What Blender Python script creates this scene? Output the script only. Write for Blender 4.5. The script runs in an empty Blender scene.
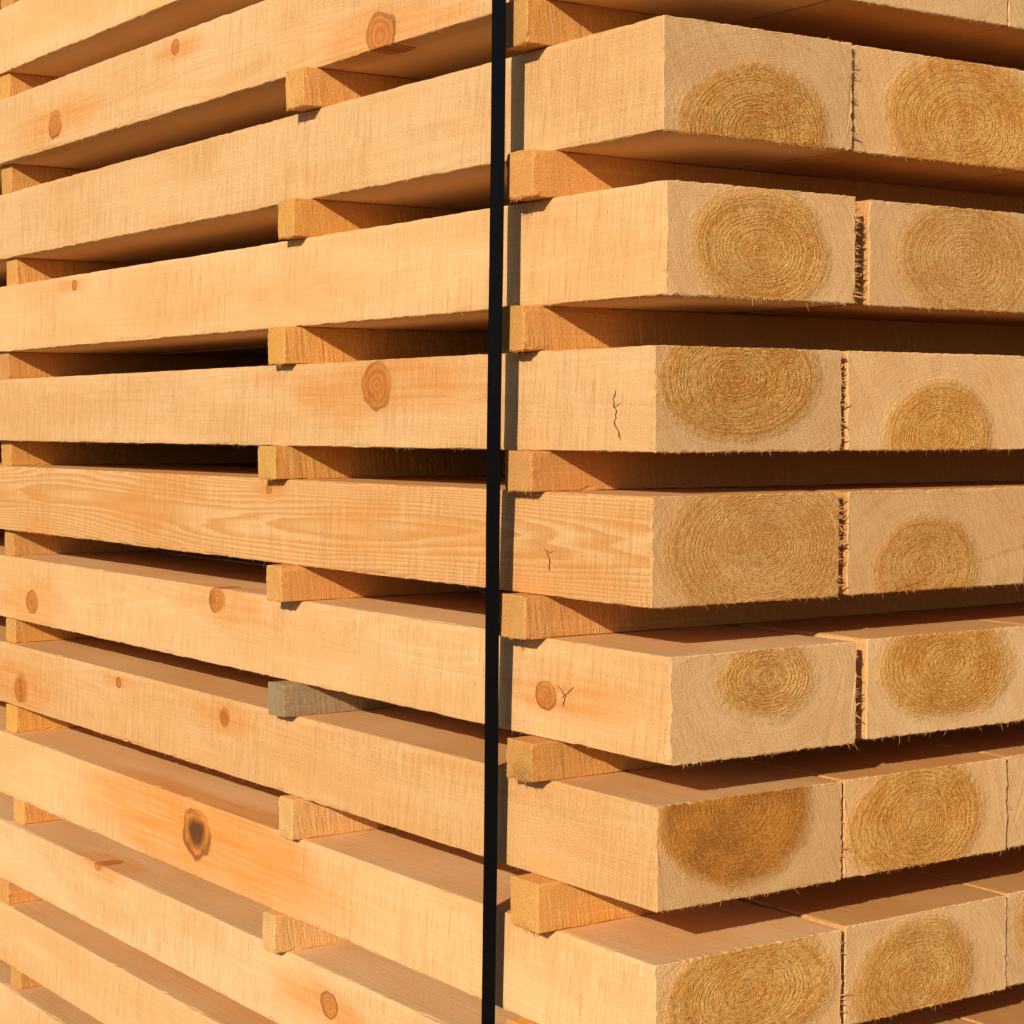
import bpy, math, random
import numpy as np
from mathutils import Vector
random.seed(7); rng=np.random.default_rng(7)
scene=bpy.context.scene
scene.view_settings.view_transform='Standard'; scene.view_settings.look='None'
scene.view_settings.exposure=0; scene.view_settings.gamma=1

# ---------------------------------------------------------------- survey of the pack
F=1982.0; TH=math.radians(34.5); S,C=math.sin(TH),math.cos(TH)
D0,L0=1.785,0.133; ZC=1.27; HY=425.0
def side_y(px,X=0.0):
    a=(px-512)/F; return ((L0+C*X)-a*(D0+S*X))/(S+C*a)
def end_x(px):
    a=(px-512)/F; return (D0*a-L0)/(C-S*a)
def zrow(py): return ZC-(py-HY)*D0/F
def side_z(px,py):
    y=side_y(px); return ZC-(py-HY)/F*(D0+C*y)
def end_z(px,py):
    X=end_x(px); return ZC-(py-HY)/F*(D0+S*X)

# ---------------------------------------------------------------- node helpers
class NT:
    def __init__(s,mat):
        s.nt=mat.node_tree; s.n=s.nt.nodes; s.l=s.nt.links
    def new(s,t,**k):
        nd=s.n.new(t)
        for a,b in k.items(): setattr(nd,a,b)
        return nd
    def put(s,sock,v):
        if hasattr(v,'is_output') : s.l.new(v,sock)
        else: sock.default_value=v
    def m(s,op,a,b=0.0,c=0.0,clamp=False):
        nd=s.new('ShaderNodeMath',operation=op); nd.use_clamp=clamp
        s.put(nd.inputs[0],a); s.put(nd.inputs[1],b); s.put(nd.inputs[2],c); return nd.outputs[0]
    def mul(s,a,b): return s.m('MULTIPLY',a,b)
    def add(s,a,b): return s.m('ADD',a,b)
    def comb(s,x,y,z):
        nd=s.new('ShaderNodeCombineXYZ'); s.put(nd.inputs[0],x); s.put(nd.inputs[1],y); s.put(nd.inputs[2],z); return nd.outputs[0]
    def sep(s,v):
        nd=s.new('ShaderNodeSeparateXYZ'); s.put(nd.inputs[0],v); return nd.outputs
    def noise(s,x,y,z,W,detail=1.0,rough=0.5,dim='3D'):
        nd=s.new('ShaderNodeTexNoise',noise_dimensions=dim)
        s.put(nd.inputs['Vector'],s.comb(s.add(x,W),y,z))
        nd.inputs['Scale'].default_value=1; nd.inputs['Detail'].default_value=detail; nd.inputs['Roughness'].default_value=rough
        return nd.outputs
    def mix(s,f,a,b,blend='MIX'):
        nd=s.new('ShaderNodeMix',data_type='RGBA',blend_type=blend)
        s.put(nd.inputs[0],f)
        for i,v in ((6,a),(7,b)):
            if isinstance(v,tuple): v=(v[0],v[1],v[2],1)
            s.put(nd.inputs[i],v)
        return nd.outputs[2]
    def sstep(s,v,lo,hi,a=0.0,b=1.0):
        nd=s.new('ShaderNodeMapRange',interpolation_type='SMOOTHSTEP')
        s.put(nd.inputs[0],v); s.put(nd.inputs[1],lo); s.put(nd.inputs[2],hi); s.put(nd.inputs[3],a); s.put(nd.inputs[4],b)
        return nd.outputs[0]
    def attr(s,name):
        return s.new('ShaderNodeAttribute',attribute_type='OBJECT',attribute_name=name)

def wood(name,kind,axis='Y',base=(.785,.55,.315),heart=(.76,.385,.085),ringw=.0046,knots=False,bump=.0016):
    mat=bpy.data.materials.new(name); mat.use_nodes=True; t=NT(mat); mul,add=t.mul,t.add
    b=t.n['Principled BSDF']; b.inputs['Roughness'].default_value=.8
    b.inputs['Specular IOR Level'].default_value=.2
    tc=t.new('ShaderNodeTexCoord')
    oi=t.new('ShaderNodeObjectInfo'); W=mul(oi.outputs['Random'],91.7)
    x,y,z=t.sep(tc.outputs['Object'])[:3]
    if axis=='X': x,y=y,x
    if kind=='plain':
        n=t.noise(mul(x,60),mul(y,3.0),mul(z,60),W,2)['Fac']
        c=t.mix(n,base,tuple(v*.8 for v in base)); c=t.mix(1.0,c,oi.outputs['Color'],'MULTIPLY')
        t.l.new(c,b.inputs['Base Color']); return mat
    ph=t.sep(t.attr('pith').outputs['Vector'])   # px, pz, heart radius
    st=t.sep(t.attr('look').outputs['Vector'])   # heart strength, side figure, heart squash
    ndc=t.sep(t.noise(mul(x,7),mul(y,.8),mul(z,7),W,1)['Color'])
    def off(a,b_,amp): return add(a,mul(t.m('SUBTRACT',b_,.5),amp))
    if kind=='end':
        dx=off(t.m('SUBTRACT',x,ph[0]),ndc[0],.026)
        dz=off(t.m('SUBTRACT',z,ph[1]),ndc[1],.022)
        dx=mul(dx,st[2])
        R0=t.m('SQRT',add(mul(dx,dx),mul(dz,dz)))
        th=t.m('ARCTAN2',dz,dx)
        wob=t.noise(mul(x,50),mul(z,50),0.0,W,2,.5)['Fac']
        R=off(R0,wob,.0022)
        rw=t.noise(mul(R0,60),0.0,0.0,W,1)['Fac']
        phs=add(t.m('DIVIDE',R,ringw),mul(rw,6.0))
        ring=t.m('POWER',add(mul(t.m('SINE',mul(phs,6.2832)),.5),.5),2.0)
        streak=t.noise(mul(R,850),mul(mul(th,R0),330),mul(th,2.0),W,2,.75)['Fac']
        fib=t.noise(mul(x,640),mul(z,760),0.0,W,2,.75)['Fac']
        patch=t.noise(mul(x,21),mul(z,24),5.0,W,3,.65)['Fac']
        uu=add(mul(x,330),mul(z,150)); vv=t.m('SUBTRACT',mul(z,16),mul(x,8))
        saw=t.noise(uu,vv,0.0,W,2,.6)['Fac']
        clump=t.noise(mul(x,150),mul(z,150),9.0,W,3,.7)['Fac']
        Re=add(off(R,clump,.014),mul(t.m('SUBTRACT',patch,.5),.028))
        hm0=t.sstep(Re,add(ph[2],.009),t.m('SUBTRACT',ph[2],.008))
        hm=mul(hm0,t.m('MINIMUM',st[0],1.0))
        deep=mul(hm0,t.sstep(st[0],1.0,1.3))
        calm=t.m('SUBTRACT',1.0,mul(deep,.45))
        sap=t.mix(t.sstep(patch,.3,.7),base,tuple(base[i]*(.93,.86,.78)[i] for i in range(3)))
        hc=t.mix(t.sstep(patch,.34,.64),tuple(heart[i]*(1.08,1.24,1.7)[i] for i in range(3)),tuple(heart[i]*(.90,.80,.62)[i] for i in range(3)))
        hc=t.mix(deep,hc,t.mix(t.sstep(patch,.35,.65),(.64,.27,.042),(.44,.165,.025)))
        ec=t.mix(hm,sap,hc)
        brk=t.sstep(clump,.36,.58)
        ra=mul(mul(ring,add(.20,mul(hm,.46))),mul(calm,add(.08,mul(brk,.92))))
        ec=t.mix(ra,ec,(.42,.16,.022))
        pit=t.sstep(streak,.53,.66)
        ec=t.mix(mul(mul(pit,calm),add(.12,mul(hm,.55))),ec,(.29,.105,.015))
        tip=t.sstep(streak,.47,.34)
        ec=t.mix(mul(mul(tip,calm),add(.12,mul(hm,.58))),ec,(1.0,.70,.28))
        ec=t.mix(mul(t.sstep(fib,.56,.74),.40),ec,(.40,.205,.055))
        ec=t.mix(mul(t.sstep(fib,.44,.28),.38),ec,(.96,.75,.46))
        ec=t.mix(mul(t.sstep(saw,.52,.75),t.m('SUBTRACT',.24,mul(hm,.2))),ec,(.50,.29,.11))
        col=ec
        h=add(mul(t.m('SUBTRACT',1.0,ring),mul(mul(hm,.26),calm)),
            add(mul(t.m('SUBTRACT',1.0,streak),mul(calm,add(.22,mul(hm,.95)))),
            add(mul(clump,add(.15,mul(hm,.80))),
            add(mul(fib,add(.48,mul(mul(hm,.5),calm))),mul(saw,.38)))))
    else:
        upm=t.m('SUBTRACT',1.0,t.m('ABSOLUTE',t.sep(tc.outputs['Normal'])[2]))
        dx=off(t.m('SUBTRACT',x,ph[0]),ndc[0],.030)
        dz=off(t.m('SUBTRACT',z,ph[1]),ndc[1],.030)
        push=0.0; kc=[]
        if knots:
            kn=t.noise(mul(z,40),mul(y,40),mul(x,8),W,2,.5)['Fac']
            kl=t.noise(mul(z,16),mul(y,6),mul(x,8),W,2)['Fac']
            deepx=mul(t.m('MAXIMUM',t.m('SUBTRACT',x,.030),0.0),70.0)
            for nm in ('knot_a','knot_b','knot_c'):
                k=t.sep(t.attr(nm).outputs['Vector'])
                ky=mul(t.m('SUBTRACT',y,k[0]),.80); kz=t.m('SUBTRACT',z,k[1])
                d=t.m('SQRT',add(mul(ky,ky),mul(kz,kz)))
                fl=t.m('SQRT',add(mul(mul(ky,ky),.07),mul(kz,kz)))
                rr=t.m('MAXIMUM',k[2],.0005)
                q=add(add(t.m('DIVIDE',d,rr),deepx),mul(t.m('SUBTRACT',kn,.5),.60))
                qf=add(add(t.m('DIVIDE',fl,rr),deepx),mul(t.m('SUBTRACT',kl,.5),3.4))
                on=t.m('GREATER_THAN',k[2],.001)
                kc.append((q,qf,on,t.sstep(k[2],.025,.027)))
                e=mul(mul(t.m('EXPONENT',mul(mul(q,q),-.35)),on),rr)
                push=add(push,mul(e,.9))
        lgr=t.noise(mul(x,45),mul(y,2.2),mul(z,45),W,2)['Fac']
        R=t.m('SQRT',add(mul(dx,dx),mul(dz,dz)))
        R=add(off(R,lgr,.0045),push) if knots else off(R,lgr,.0045)
        phs=t.m('DIVIDE',R,.0014)
        fr=t.m('FRACT',phs)
        ring=mul(t.sstep(fr,.0,.75),t.sstep(fr,1.0,.84))
        lg=t.noise(mul(x,230),mul(y,4.0),mul(z,230),W,2,.6)['Fac']
        big=t.noise(mul(x,9),mul(y,3.2),mul(z,14),W,2)['Fac']
        fine=t.noise(mul(x,520),mul(y,380),mul(z,520),W,2,.75)['Fac']
        sv=add(x,z)
        sw=t.noise(add(mul(y,230),mul(sv,28)),mul(sv,20),0.0,W,3,.7)['Fac']
        swb=t.noise(add(mul(y,75),mul(sv,9)),mul(sv,9),3.0,W,2,.6)['Fac']
        swp=mul(t.sstep(t.noise(mul(y,4.5),mul(sv,12),7.0,W,2)['Fac'],.32,.58,.25,1.0),add(.2,mul(upm,.8)))
        sc=t.mix(t.sstep(big,.3,.7),base,tuple(base[i]*(.93,.85,.74)[i] for i in range(3)))
        sc=t.mix(mul(t.sstep(lg,.48,.75),t.m('SUBTRACT',.34,mul(upm,.16))),sc,(.64,.36,.13))
        sc=t.mix(mul(t.sstep(lg,.42,.25),.18),sc,(.92,.75,.50))
        sc=t.mix(mul(ring,add(.10,mul(st[1],.52))),sc,(.60,.28,.075))
        sc=t.mix(mul(t.sstep(big,.48,.66),mul(st[1],.42)),sc,(.68,.33,.10))
        sc=t.mix(mul(mul(t.sstep(sw,.50,.70),swp),.46),sc,(.52,.30,.12))
        sc=t.mix(mul(mul(t.sstep(sw,.42,.27),swp),.48),sc,(.98,.84,.60))
        sc=t.mix(mul(t.sstep(swb,.5,.72),mul(swp,.34)),sc,(.58,.35,.15))
        sc=t.mix(mul(t.sstep(fine,.56,.74),.36),sc,(.46,.26,.09))
        sc=t.mix(mul(t.sstep(fine,.44,.27),.28),sc,(.95,.80,.56))
        kh=0.0
        for q,qf,on,dark in kc:
            halo=mul(t.sstep(qf,add(2.3,mul(dark,1.3)),.5),on)
            sc=t.mix(mul(halo,add(add(.30,mul(dark,.25)),mul(t.sstep(lg,.35,.65),.42))),sc,(.68,.28,.055))
            core=mul(t.sstep(q,1.10,.86),on)
            kr=add(mul(t.m('SINE',mul(q,17)),.5),.5)
            kcol=t.mix(mul(kr,.60),(.47,.17,.038),(.68,.29,.07))
            kcol=t.mix(mul(t.sstep(kn,.50,.68),.50),kcol,(.27,.09,.025))
            kcol=t.mix(mul(dark,t.sstep(q,.80,.40)),kcol,(.085,.033,.016))
            sc=t.mix(mul(core,.92),sc,kcol)
            rim=mul(mul(t.sstep(q,.80,.98),t.sstep(q,1.14,1.02)),on)
            sc=t.mix(mul(mul(rim,t.sstep(kl,.38,.60)),.75),sc,(.20,.07,.020))
            kh=t.m('SUBTRACT',kh,mul(rim,.4))
        col=sc
        h=add(mul(mul(sw,swp),.95),add(mul(fine,add(.14,mul(upm,.34))),add(mul(mul(swb,swp),1.3),add(kh,mul(lg,.22)))))
    col=t.mix(1.0,col,oi.outputs['Color'],'MULTIPLY')
    t.l.new(col,b.inputs['Base Color'])
    bp=t.new('ShaderNodeBump'); bp.inputs['Strength'].default_value=1.0; bp.inputs['Distance'].default_value=bump
    t.l.new(h,bp.inputs['Height']); t.l.new(bp.outputs[0],b.inputs['Normal'])
    return mat

SAP=(.79,.545,.30)
side_knots=wood('sawn_pine_side_with_knots','side',knots=True)
side_clear=wood('sawn_pine_side','side')
side_gap_shade=wood('sawn_pine_gap_shade_side','side',base=(.66,.39,.17))  # same pine, base colour darkened to paint deeper shade into the gaps
end_mat=wood('sawn_pine_end_grain','end',base=SAP,bump=.0015)
plain=wood('sawn_pine_shaded','plain',base=(.40,.20,.08))  # interior planks: gap shadow put into a darker base colour
st_side=wood('batten_side','side',axis='X',base=(.66,.35,.12))
st_end=wood('batten_end_grain','end',axis='X',base=(.70,.41,.15),heart=(.60,.32,.09),ringw=.005,bump=.0022)
crack=bpy.data.materials.new('bark_crack'); crack.use_nodes=True
t=NT(crack); tcn=t.new('ShaderNodeTexCoord')
nn=t.new('ShaderNodeTexNoise'); nn.inputs['Scale'].default_value=400; t.l.new(tcn.outputs['Object'],nn.inputs['Vector'])
t.l.new(t.mix(nn.outputs['Fac'],(.05,.022,.01),(.14,.07,.03)),t.n['Principled BSDF'].inputs['Base Color'])
t.n['Principled BSDF'].inputs['Roughness'].default_value=.9

# ---------------------------------------------------------------- mesh of a sawn member
def smooth1(n,step,amp):
    k=max(2,int(n/step)+3); return np.interp(np.linspace(0,k-1,n),np.arange(k),rng.normal(0,amp,k))
def member(name,w,L,h,detail=True,hair_end=0,hair_side=0,cracks=None,dense=2.0,tail=4,fuzz=0):
    """long axis = +Y, front end at y=0, side face at x=0"""
    c=.0010
    def seg(a,b,n): return list(np.linspace(a,b,n))
    sp=.0045 if detail else .05
    nx=max(3,int((w-2*c)/sp)+1); nz=max(3,int((h-2*c)/sp)+1)
    pts=[]
    for v in seg(c,w-c,nx): pts.append((v,0,0,-1,min(v,w-v)))
    for v in seg(c,h-c,nz): pts.append((w,v,1,0,min(v,h-v)))
    for v in seg(w-c,c,nx): pts.append((v,h,0,1,min(v,w-v)))
    for v in seg(h-c,c,nz): pts.append((0,v,-1,0,min(v,h-v)))
    pts=np.array(pts); M=len(pts)
    if detail: ys=[0,.0012,.004,.010]+list(np.arange(.018,min(dense,L-.03),.010))+list(np.linspace(min(dense,L-.03)+.02,L,tail))
    else: ys=[0,.01]+list(np.linspace(.1,L,5))
    ys=np.array(ys); K=len(ys)
    V=np.zeros((K,M,3))
    V[:,:,0]=pts[:,0]; V[:,:,2]=pts[:,1]; V[:,:,1]=ys[:,None]
    near=pts[:,4]<c*1.5
    if detail:
        for j in np.where(near)[0]:
            o=smooth1(K,9,.0006)+smooth1(K,1,.00035)
            ch=rng.random(K)<.03
            o=-np.abs(o)-ch*rng.uniform(.0005,.0018,K)
            cx=1 if pts[j,0]<w/2 else -1; cz=1 if pts[j,1]<h/2 else -1
            V[:,j,0]-=o*cx*.8; V[:,j,2]-=o*cz*.8
        e=rng.normal(0,.0005,M); chip=(rng.random(M)<.10)*rng.uniform(.0005,.0025,M)
        V[0,:,0]+=pts[:,2]*(e-.0010-chip*.8); V[0,:,2]+=pts[:,3]*(e-.0010-chip*.8)
        V[1,:,0]+=pts[:,2]*(e*.6-chip*.4); V[1,:,2]+=pts[:,3]*(e*.6-chip*.4)
        V[2,:,0]+=pts[:,2]*e*.3; V[2,:,2]+=pts[:,3]*e*.3
        V[0,:,1]+=np.abs(rng.normal(0,.0004,M))
    verts=[tuple(v) for v in V.reshape(-1,3)]
    faces=[]
    for k in range(K-1):
        a=k*M; b=a+M
        for j in range(M):
            j2=(j+1)%M
            faces.append((a+j,a+j2,b+j2,b+j))
    mi=[0]*len(faces)
    for j in range(M): mi[j]=2
    faces.append(tuple(range(M-1,-1,-1))); faces.append(tuple((K-1)*M+j for j in range(M)))
    mi+=[2,2]
    def hair(p,d,l,r,m_=0):
        d=Vector(d).normalized(); u=d.orthogonal().normalized(); v=d.cross(u)
        mid=Vector(p)+d*l*.55+Vector((random.gauss(0,.12),random.gauss(0,.12),random.gauss(0,.12)))*l
        tip=mid+(d+Vector((random.gauss(0,.5),random.gauss(0,.5),random.gauss(0,.5)))).normalized()*l*.45
        n=len(verts)
        for cc,q in ((Vector(p),r),(mid,r*.7)):
            for i in range(3):
                an=i*2.094; verts.append(tuple(cc+u*math.cos(an)*q+v*math.sin(an)*q))
        verts.append(tuple(tip))
        for i in range(3):
            i2=(i+1)%3
            faces.append((n+i,n+i2,n+3+i2,n+3+i)); mi.append(m_)
            faces.append((n+3+i,n+3+i2,n+6)); mi.append(m_)
    tufts=[random.random() for _ in range(7)]
    for _ in range(hair_end):
        l=min(.011,.0008+random.expovariate(1/.0017))
        e=random.random()
        s_=min(1,max(0,random.choice(tufts)+random.gauss(0,.05))) if random.random()<.6 else random.random()
        if e<.60: p=(.002+s_*(w-.004),.001,.0008); d=(random.gauss(0,.6),random.gauss(-.3,.3),-1)
        elif e<.82: p=(w-.001,.001,.002+s_*(h-.004)); d=(1,random.gauss(-.3,.4),random.gauss(-.4,.5))
        elif e<.93: p=(.0008,.001,random.uniform(.002,h)); d=(-1,-.3,random.gauss(-.4,.4)); l*=.4
        else: p=(random.uniform(.002,w),.001,h-.0008); d=(random.gauss(0,.5),-.3,.8); l*=.4
        hair(p,d,l,random.uniform(.00015,.00035))
    for _ in range(fuzz):
        zz=random.uniform(.003,h-.003)
        hair((w-.001,random.uniform(.0005,.004),zz),(1,random.gauss(-.15,.25),random.gauss(-.15,.3)),random.uniform(.003,.012),random.uniform(.0005,.0012))
    ty=[random.uniform(.02,2.0) for _ in range(14)]
    for _ in range(hair_side):
        yy=max(.01,random.choice(ty)+random.gauss(0,.03)) if random.random()<.65 else random.uniform(.01,2.0)
        l=min(.010,.0007+random.expovariate(1/.0016))
        if random.random()<.8: hair((.0008,yy,.0008),(-.3,random.gauss(0,.7),-1),l,random.uniform(.00015,.0003))
        else: hair((.0008,yy,h-.0008),(-.5,random.gauss(0,.7),.8),l*.5,.0002)
    for poly,wd in (cracks or []):
        n=len(verts)
        for i,(yy,zz) in enumerate(poly):
            q=wd*(.25 if i in (0,len(poly)-1) else random.uniform(.5,1.2))
            verts.append((-.0004,yy-q,zz)); verts.append((-.0004,yy+q,zz))
        for i in range(len(poly)-1):
            a=n+2*i; faces.append((a,a+1,a+3,a+2)); mi.append(1)
    me=bpy.data.meshes.new(name); me.from_pydata(verts,[],faces)
    me.polygons.foreach_set('material_index',mi); me.update()
    return me

# ---------------------------------------------------------------- rows
rows={}
meas={1:(18,132,660),2:(182,296,667),3:(345,453,657),4:(497,610,655),5:(657,767,670),6:(810,918,660),7:(972,1083,660),8:(1134,1240,663),9:(1284,1391,661),10:(1434,1541,664),11:(1588,1698,660)}
for r in range(-2,12):
    if r in meas: a=meas[r]
    else:
        top=18+159*(r-1)+random.uniform(-2,2); a=(top,top+random.uniform(109,113),660+random.uniform(-6,6))
    rows[r]=a
W0=.2325
knots={ 0:[(383,40,.024),(180,52,.010),(60,128,.019)], 2:[(77,286,.007)],3:[(378,386,.0248)],
 5:[(28,603,.018),(213,600,.017),(543,697,.0135)],6:[(20,690,.022),(118,683,.007),(224,719,.012)],
 7:[(195,836,.031)],8:[(325,1012,.015),(93,866,.013)],4:[(270,489,.006)]}
# end grain: centre, vertical radius, strength, squash
hearts={(1,0):(756,130,.058,.95,.66),(2,0):(755,254,.056,.85,.70),(3,0):(745,376,.057,.95,.60),(4,0):(768,548,.074,.65,.62),(5,0):(759,676,.034,.85,.62),
 (6,0):(741,810,.073,1.4,.80),(7,0):(754,1000,.058,.9,.56),(1,1):(966,125,.066,.85,.62),(2,1):(970,262,.064,.7,.62),(3,1):(945,438,.053,.95,.76),
 (4,1):(936,572,.053,.85,.74),(5,1):(943,664,.052,1.12,.58),(6,1):(924,826,.061,.9,.64),(7,1):(925,988,.059,.9,.68)}
gapx={1:(.006,.006),2:(.030,.013),3:(.010,.003),4:(.015,.004),5:(.022,.008),6:(.005,.003),7:(.010,.006)}
wcol1={1:.256,2:.25,3:.256,4:.256,5:.238,6:.234,7:.233}
cracks={3:[[(617,390),(614,402),(618,412),(616,424),(622,440)],[(622,403),(616,408)]],
        4:[[(546,549),(552,553),(557,551)],[(549,552),(552,562),(551,571)]],
        5:[[(556,686),(563,697),(561,708)],[(560,700),(572,688)]]}
def link(o): scene.collection.objects.link(o)
NCOL=6
for r,(pt,pb,cx) in rows.items():
    zt,zb=zrow(pt),zrow(pb); h=zt-zb
    X=random.uniform(-.003,.003)
    X={1:.004,2:0,3:-.001,4:-.002,5:.003,6:-.001,7:-.002}.get(r,X)
    Y=-(cx-661)/700.
    for c in range(NCOL):
        det=c<3
        w=W0+random.uniform(-.002,.002)
        if c==1:
            g,rec=gapx.get(r,(random.uniform(.003,.01),random.uniform(0,.008))); X+=g; Yc=Y+rec; w=wcol1.get(r,w)
        elif c>1: X+=random.uniform(.002,.005); Yc=Yc+random.uniform(.001,.006) if c==2 else Y+random.uniform(-.006,.008)
        else: Yc=Y
        cr=[]
        if c==0:
            for poly in cracks.get(r,[]):
                pl=[(side_y(a)-Yc,side_z(a,b)-zb) for a,b in poly]
                out=[]
                for i in range(len(pl)-1):
                    for s in range(4):
                        f=s/4; out.append((pl[i][0]*(1-f)+pl[i+1][0]*f+random.gauss(0,.0008),pl[i][1]*(1-f)+pl[i+1][1]*f))
                out.append(pl[-1]); cr.append((out,.0010))
        Lb=4.2+random.uniform(-.02,.02)
        me=member('timber_plank',w,Lb,h,detail=det,hair_end=(170 if c<2 else 40) if det else 0,hair_side=200 if c==0 else 0,cracks=cr,dense=2.2 if c==0 else (.35 if c<3 else 0),fuzz={2:55,3:30,4:44,1:14}.get(r,8) if c==0 else 0)
        sm_=plain if c>=3 else (side_gap_shade if c>0 else (side_knots if r in knots else side_clear))
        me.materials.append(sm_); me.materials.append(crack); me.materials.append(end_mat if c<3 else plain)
        o=bpy.data.objects.new('timber_plank',me); link(o)
        o.location=(X,Yc,zb); o.rotation_euler=(0,0,math.radians(random.uniform(-.08,.08)) if c==0 else 0)
        if (r,c) in hearts:
            a,b,hr,hs,sq=hearts[(r,c)]
            px=end_x(a)-X; pz=end_z(a,b)-zb
        else: px=w*random.uniform(.4,.6); pz=h*random.uniform(.1,.9); hr=random.uniform(.05,.06); hs=random.uniform(.6,1.); sq=.66
        o['pith']=(px,pz,hr); fig={4:1.1,0:.25,1:.05,3:.05}.get(r,random.uniform(.0,.2)) if c==0 else .1
        o['look']=(hs,fig,sq)
        for nm in ('knot_a','knot_b','knot_c'): o[nm]=(0.0,0.0,0.0)
        if c==0:
            for nm,k in zip(('knot_a','knot_b','knot_c'),knots.get(r,[])):
                o[nm]=(side_y(k[0])-Yc,side_z(k[0],k[1])-zb,k[2])
        tn=random.uniform(.90,1.05); wm=random.uniform(-.03,.07)
        o.color=(tn*(1+wm*.3),tn*(1-wm*.6),tn*(1-wm*1.8),1)
        base='pale sawn pine plank stacked in a timber pack on battens'
        if c==0 and r in knots: base='pale sawn pine plank with knots on its side, on battens'
        if c==0 and r in (3,5): base='sawn pine plank with round orange knot and dark cracks'
        if c==0 and r==7: base='sawn pine plank with large dark knot on its side'
        if c==0 and r==4: base='sawn pine plank with wavy orange grain along its side'
        if (r,c) in ((6,0),(5,1)): base='sawn pine plank with dark orange heartwood on its end'
        o['label']=base; o['category']='wooden plank'; o['group']='planks stacked in a timber pack'
        X+=w

# ---------------------------------------------------------------- battens between rows
colA={-2:505,-1:504,0:502,1:507,2:496,3:504,4:498,5:506,6:510,7:505,8:505,9:505,10:505}
colB={-2:298,-1:293,0:287,1:279,2:268,3:258,4:265,5:266,6:272,7:254,8:262,9:262,10:262}
for r in range(-2,11):
    zt=zrow(rows[r][1]); zb=zrow(rows[r+1][0]); h=zt-zb
    for ci in range(5):
        d=random.uniform(.018,.026)
        if ci==0: far=side_y(colA[r],-d)
        elif ci==1: far=side_y(colB[r],-d)
        else: far=(1.70,2.65,3.7)[ci-2]+random.uniform(-.02,.02); d=random.uniform(-.020,.003)
        wd=random.uniform(.042,.048)
        if ci==1: wd=random.uniform(.036,.044)
        if ci==1 and r in (6,7): wd=.034; d*=.7
        Lb=1.54
        me=member('spacer_batten',wd,Lb,h,detail=ci<3,hair_end=80 if ci<3 else 0,dense=.4)
        co=np.zeros(len(me.vertices)*3); me.vertices.foreach_get('co',co); co=co.reshape(-1,3)
        co=np.stack([co[:,1],wd-co[:,0],co[:,2]],1); me.vertices.foreach_set('co',co.ravel()); me.update()
        me.materials.append(st_side); me.materials.append(crack); me.materials.append(st_end)
        o=bpy.data.objects.new('spacer_batten',me); link(o)
        o.location=(-d,far-wd,zb); o.rotation_euler=(0,0,math.radians(random.uniform(-.8,.8)) if ci<2 else 0)
        o['pith']=(random.uniform(-.03,.08),random.uniform(-.04,.0),.02); o['look']=(.5,random.uniform(.2,.7),1.)
        tn=random.uniform(.84,1.05); o.color=(tn,tn*random.uniform(.93,1.03),tn*random.uniform(.75,1.0),1)
        lab='orange pine spacer batten sticking out between plank layers'
        if ci==1 and r in (6,7): o.color=(1.08,1.22,1.5,1); lab='pale pine spacer batten sticking out between plank layers'
        if ci==1 and r==5: o.color=(.50,.70,1.25,1); lab='grey weathered spacer batten sticking out between plank layers'
        o['label']=lab; o['category']='wooden batten'; o['group']='spacer battens between plank layers'
zbot=zrow(rows[11][1])
for yb in (.15,1.4,2.65,3.8):
    me=member('bearer_batten',.09,1.54,zbot,detail=False)
    co=np.zeros(len(me.vertices)*3); me.vertices.foreach_get('co',co); co=co.reshape(-1,3)
    co=np.stack([co[:,1],.09-co[:,0],co[:,2]],1); me.vertices.foreach_set('co',co.ravel()); me.update()
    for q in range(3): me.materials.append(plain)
    o=bpy.data.objects.new('bearer_batten',me); link(o); o.location=(-.02,yb,0)
    o.color=(1,1,1,1)
    o['label']='square pine bearer lying on the ground under the timber pack'; o['category']='wooden batten'; o['group']='bearers under the timber pack'

# ---------------------------------------------------------------- strap
sm=bpy.data.materials.new('black_plastic_strap'); sm.use_nodes=True; t=NT(sm)
b=t.n['Principled BSDF']; tcn=t.new('ShaderNodeTexCoord')
nn=t.new('ShaderNodeTexNoise'); nn.inputs['Scale'].default_value=60; t.l.new(tcn.outputs['Object'],nn.inputs['Vector'])
t.l.new(t.mix(nn.outputs['Fac'],(.0015,.0015,.002),(.004,.004,.006)),b.inputs['Base Color'])
b.inputs['Roughness'].default_value=.35; b.inputs['Specular IOR Level'].default_value=.12
ztop=zrow(rows[-2][0])+.0012
xs1=1.55
def xs(z): return float(np.interp(z,[.1,.70,1.02,1.30,1.7],[-.012,-.019,-.026,-.037,-.037]))
def y_at(z): return side_y(494,xs(z))-(z-ZC+.07)*.019
path=[]
for z in np.linspace(zbot-.002,ztop-.02,60): path.append((xs(z)+.0006*math.sin(z*9),y_at(z),z,(-1,0,0)))
path+= [(-.02,y_at(ztop),ztop-.004,(-.7,0,.7)),(.0,y_at(ztop),ztop+.0005,(0,0,1)),(xs1-.04,y_at(ztop),ztop+.0005,(0,0,1)),(xs1-.01,y_at(ztop),ztop-.01,(.7,0,.7))]
for z in np.linspace(ztop-.03,zbot,20): path.append((xs1,y_at(z),z,(1,0,0)))
path+=[(xs1-.03,y_at(zbot),zbot-.003,(0,0,-1)),(-.005,y_at(zbot),zbot-.003,(0,0,-1))]
vs=[];fs=[];hw=.0116;th=.0009
n=len(path)
for (x,y,z,nr) in path:
    tw=random.gauss(0,.0001)
    for a,bb in ((-1,0),(1,0),(1,1),(-1,1)):
        vs.append((x+nr[0]*th*bb,y+a*hw+tw,z+nr[2]*th*bb))
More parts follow.
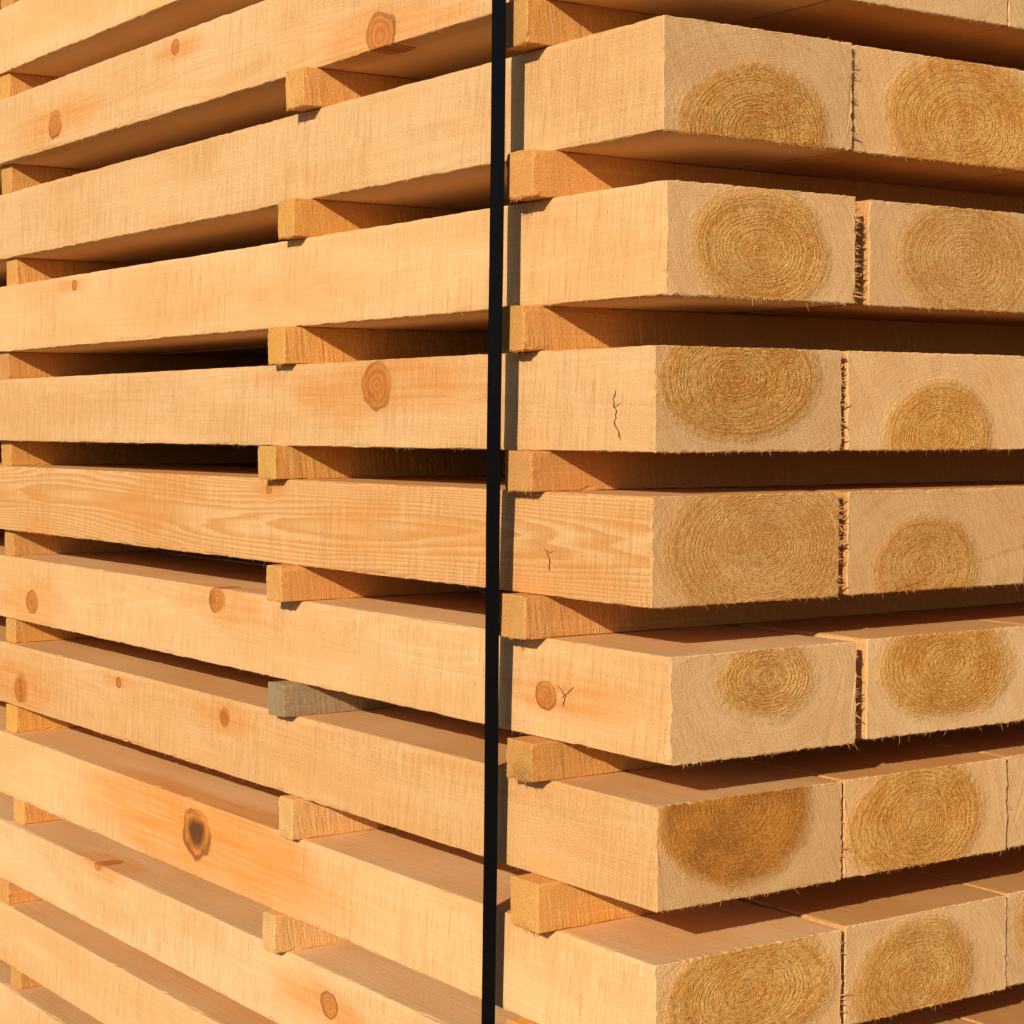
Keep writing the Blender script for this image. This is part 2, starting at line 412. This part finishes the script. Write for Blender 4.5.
for i in range(n):
    i2=(i+1)%n
    for j in range(4):
        j2=(j+1)%4; fs.append((i*4+j,i*4+j2,i2*4+j2,i2*4+j))
me=bpy.data.meshes.new('packing_strap'); me.from_pydata(vs,[],fs); me.update(); me.materials.append(sm)
o=bpy.data.objects.new('packing_strap',me); link(o)
o['label']='narrow black plastic packing strap pulled tight around the timber pack'; o['category']='strap'

# ---------------------------------------------------------------- ground
gm=bpy.data.materials.new('gravel_ground'); gm.use_nodes=True; t=NT(gm); tcn=t.new('ShaderNodeTexCoord')
nn=t.new('ShaderNodeTexNoise'); nn.inputs['Scale'].default_value=35; nn.inputs['Detail'].default_value=5; t.l.new(tcn.outputs['Object'],nn.inputs['Vector'])
t.l.new(t.mix(nn.outputs['Fac'],(.06,.04,.022),(.16,.11,.065)),t.n['Principled BSDF'].inputs['Base Color'])
t.n['Principled BSDF'].inputs['Roughness'].default_value=.95
bp=t.new('ShaderNodeBump'); bp.inputs['Distance'].default_value=.01; t.l.new(nn.outputs['Fac'],bp.inputs['Height']); t.l.new(bp.outputs[0],t.n['Principled BSDF'].inputs['Normal'])
me=bpy.data.meshes.new('ground'); q=300; me.from_pydata([(-q,-q,0),(q,-q,0),(q,q,0),(-q,q,0)],[],[(0,1,2,3)]); me.materials.append(gm)
o=bpy.data.objects.new('ground',me); link(o); o['kind']='structure'; o['label']='sandy gravel ground of a timber yard'; o['category']='ground'

# ---------------------------------------------------------------- light
EL=math.radians(22); AZ=math.radians(33)
sd=Vector((-math.cos(AZ)*math.cos(EL),-math.sin(AZ)*math.cos(EL),math.sin(EL)))
L=bpy.data.lights.new('sun','SUN'); L.energy=4.95; L.angle=math.radians(.5); L.color=(1,.79,.54)
o=bpy.data.objects.new('sun',L); link(o); o.rotation_euler=sd.to_track_quat('Z','Y').to_euler()
w=bpy.data.worlds.new('World'); scene.world=w; w.use_nodes=True
sk=w.node_tree.nodes.new('ShaderNodeTexSky'); sk.sky_type='NISHITA'; sk.sun_disc=False
sk.sun_elevation=EL; sk.sun_rotation=math.atan2(sd.x,sd.y)%(2*math.pi)
bg=w.node_tree.nodes['Background']; bg.inputs[1].default_value=.05
w.node_tree.links.new(sk.outputs[0],bg.inputs[0])

# ---------------------------------------------------------------- camera
cam=bpy.data.cameras.new('camera'); cam.sensor_width=36; cam.lens=36*F/1024; cam.clip_start=.05; cam.clip_end=1000
o=bpy.data.objects.new('camera',cam); link(o)
o.location=(-D0*S-L0*C,-D0*C+L0*S,ZC)
pit=math.atan(87/F)
f=Vector((S*math.cos(pit),C*math.cos(pit),-math.sin(pit)))
o.rotation_euler=f.to_track_quat('-Z','Y').to_euler()
scene.camera=o
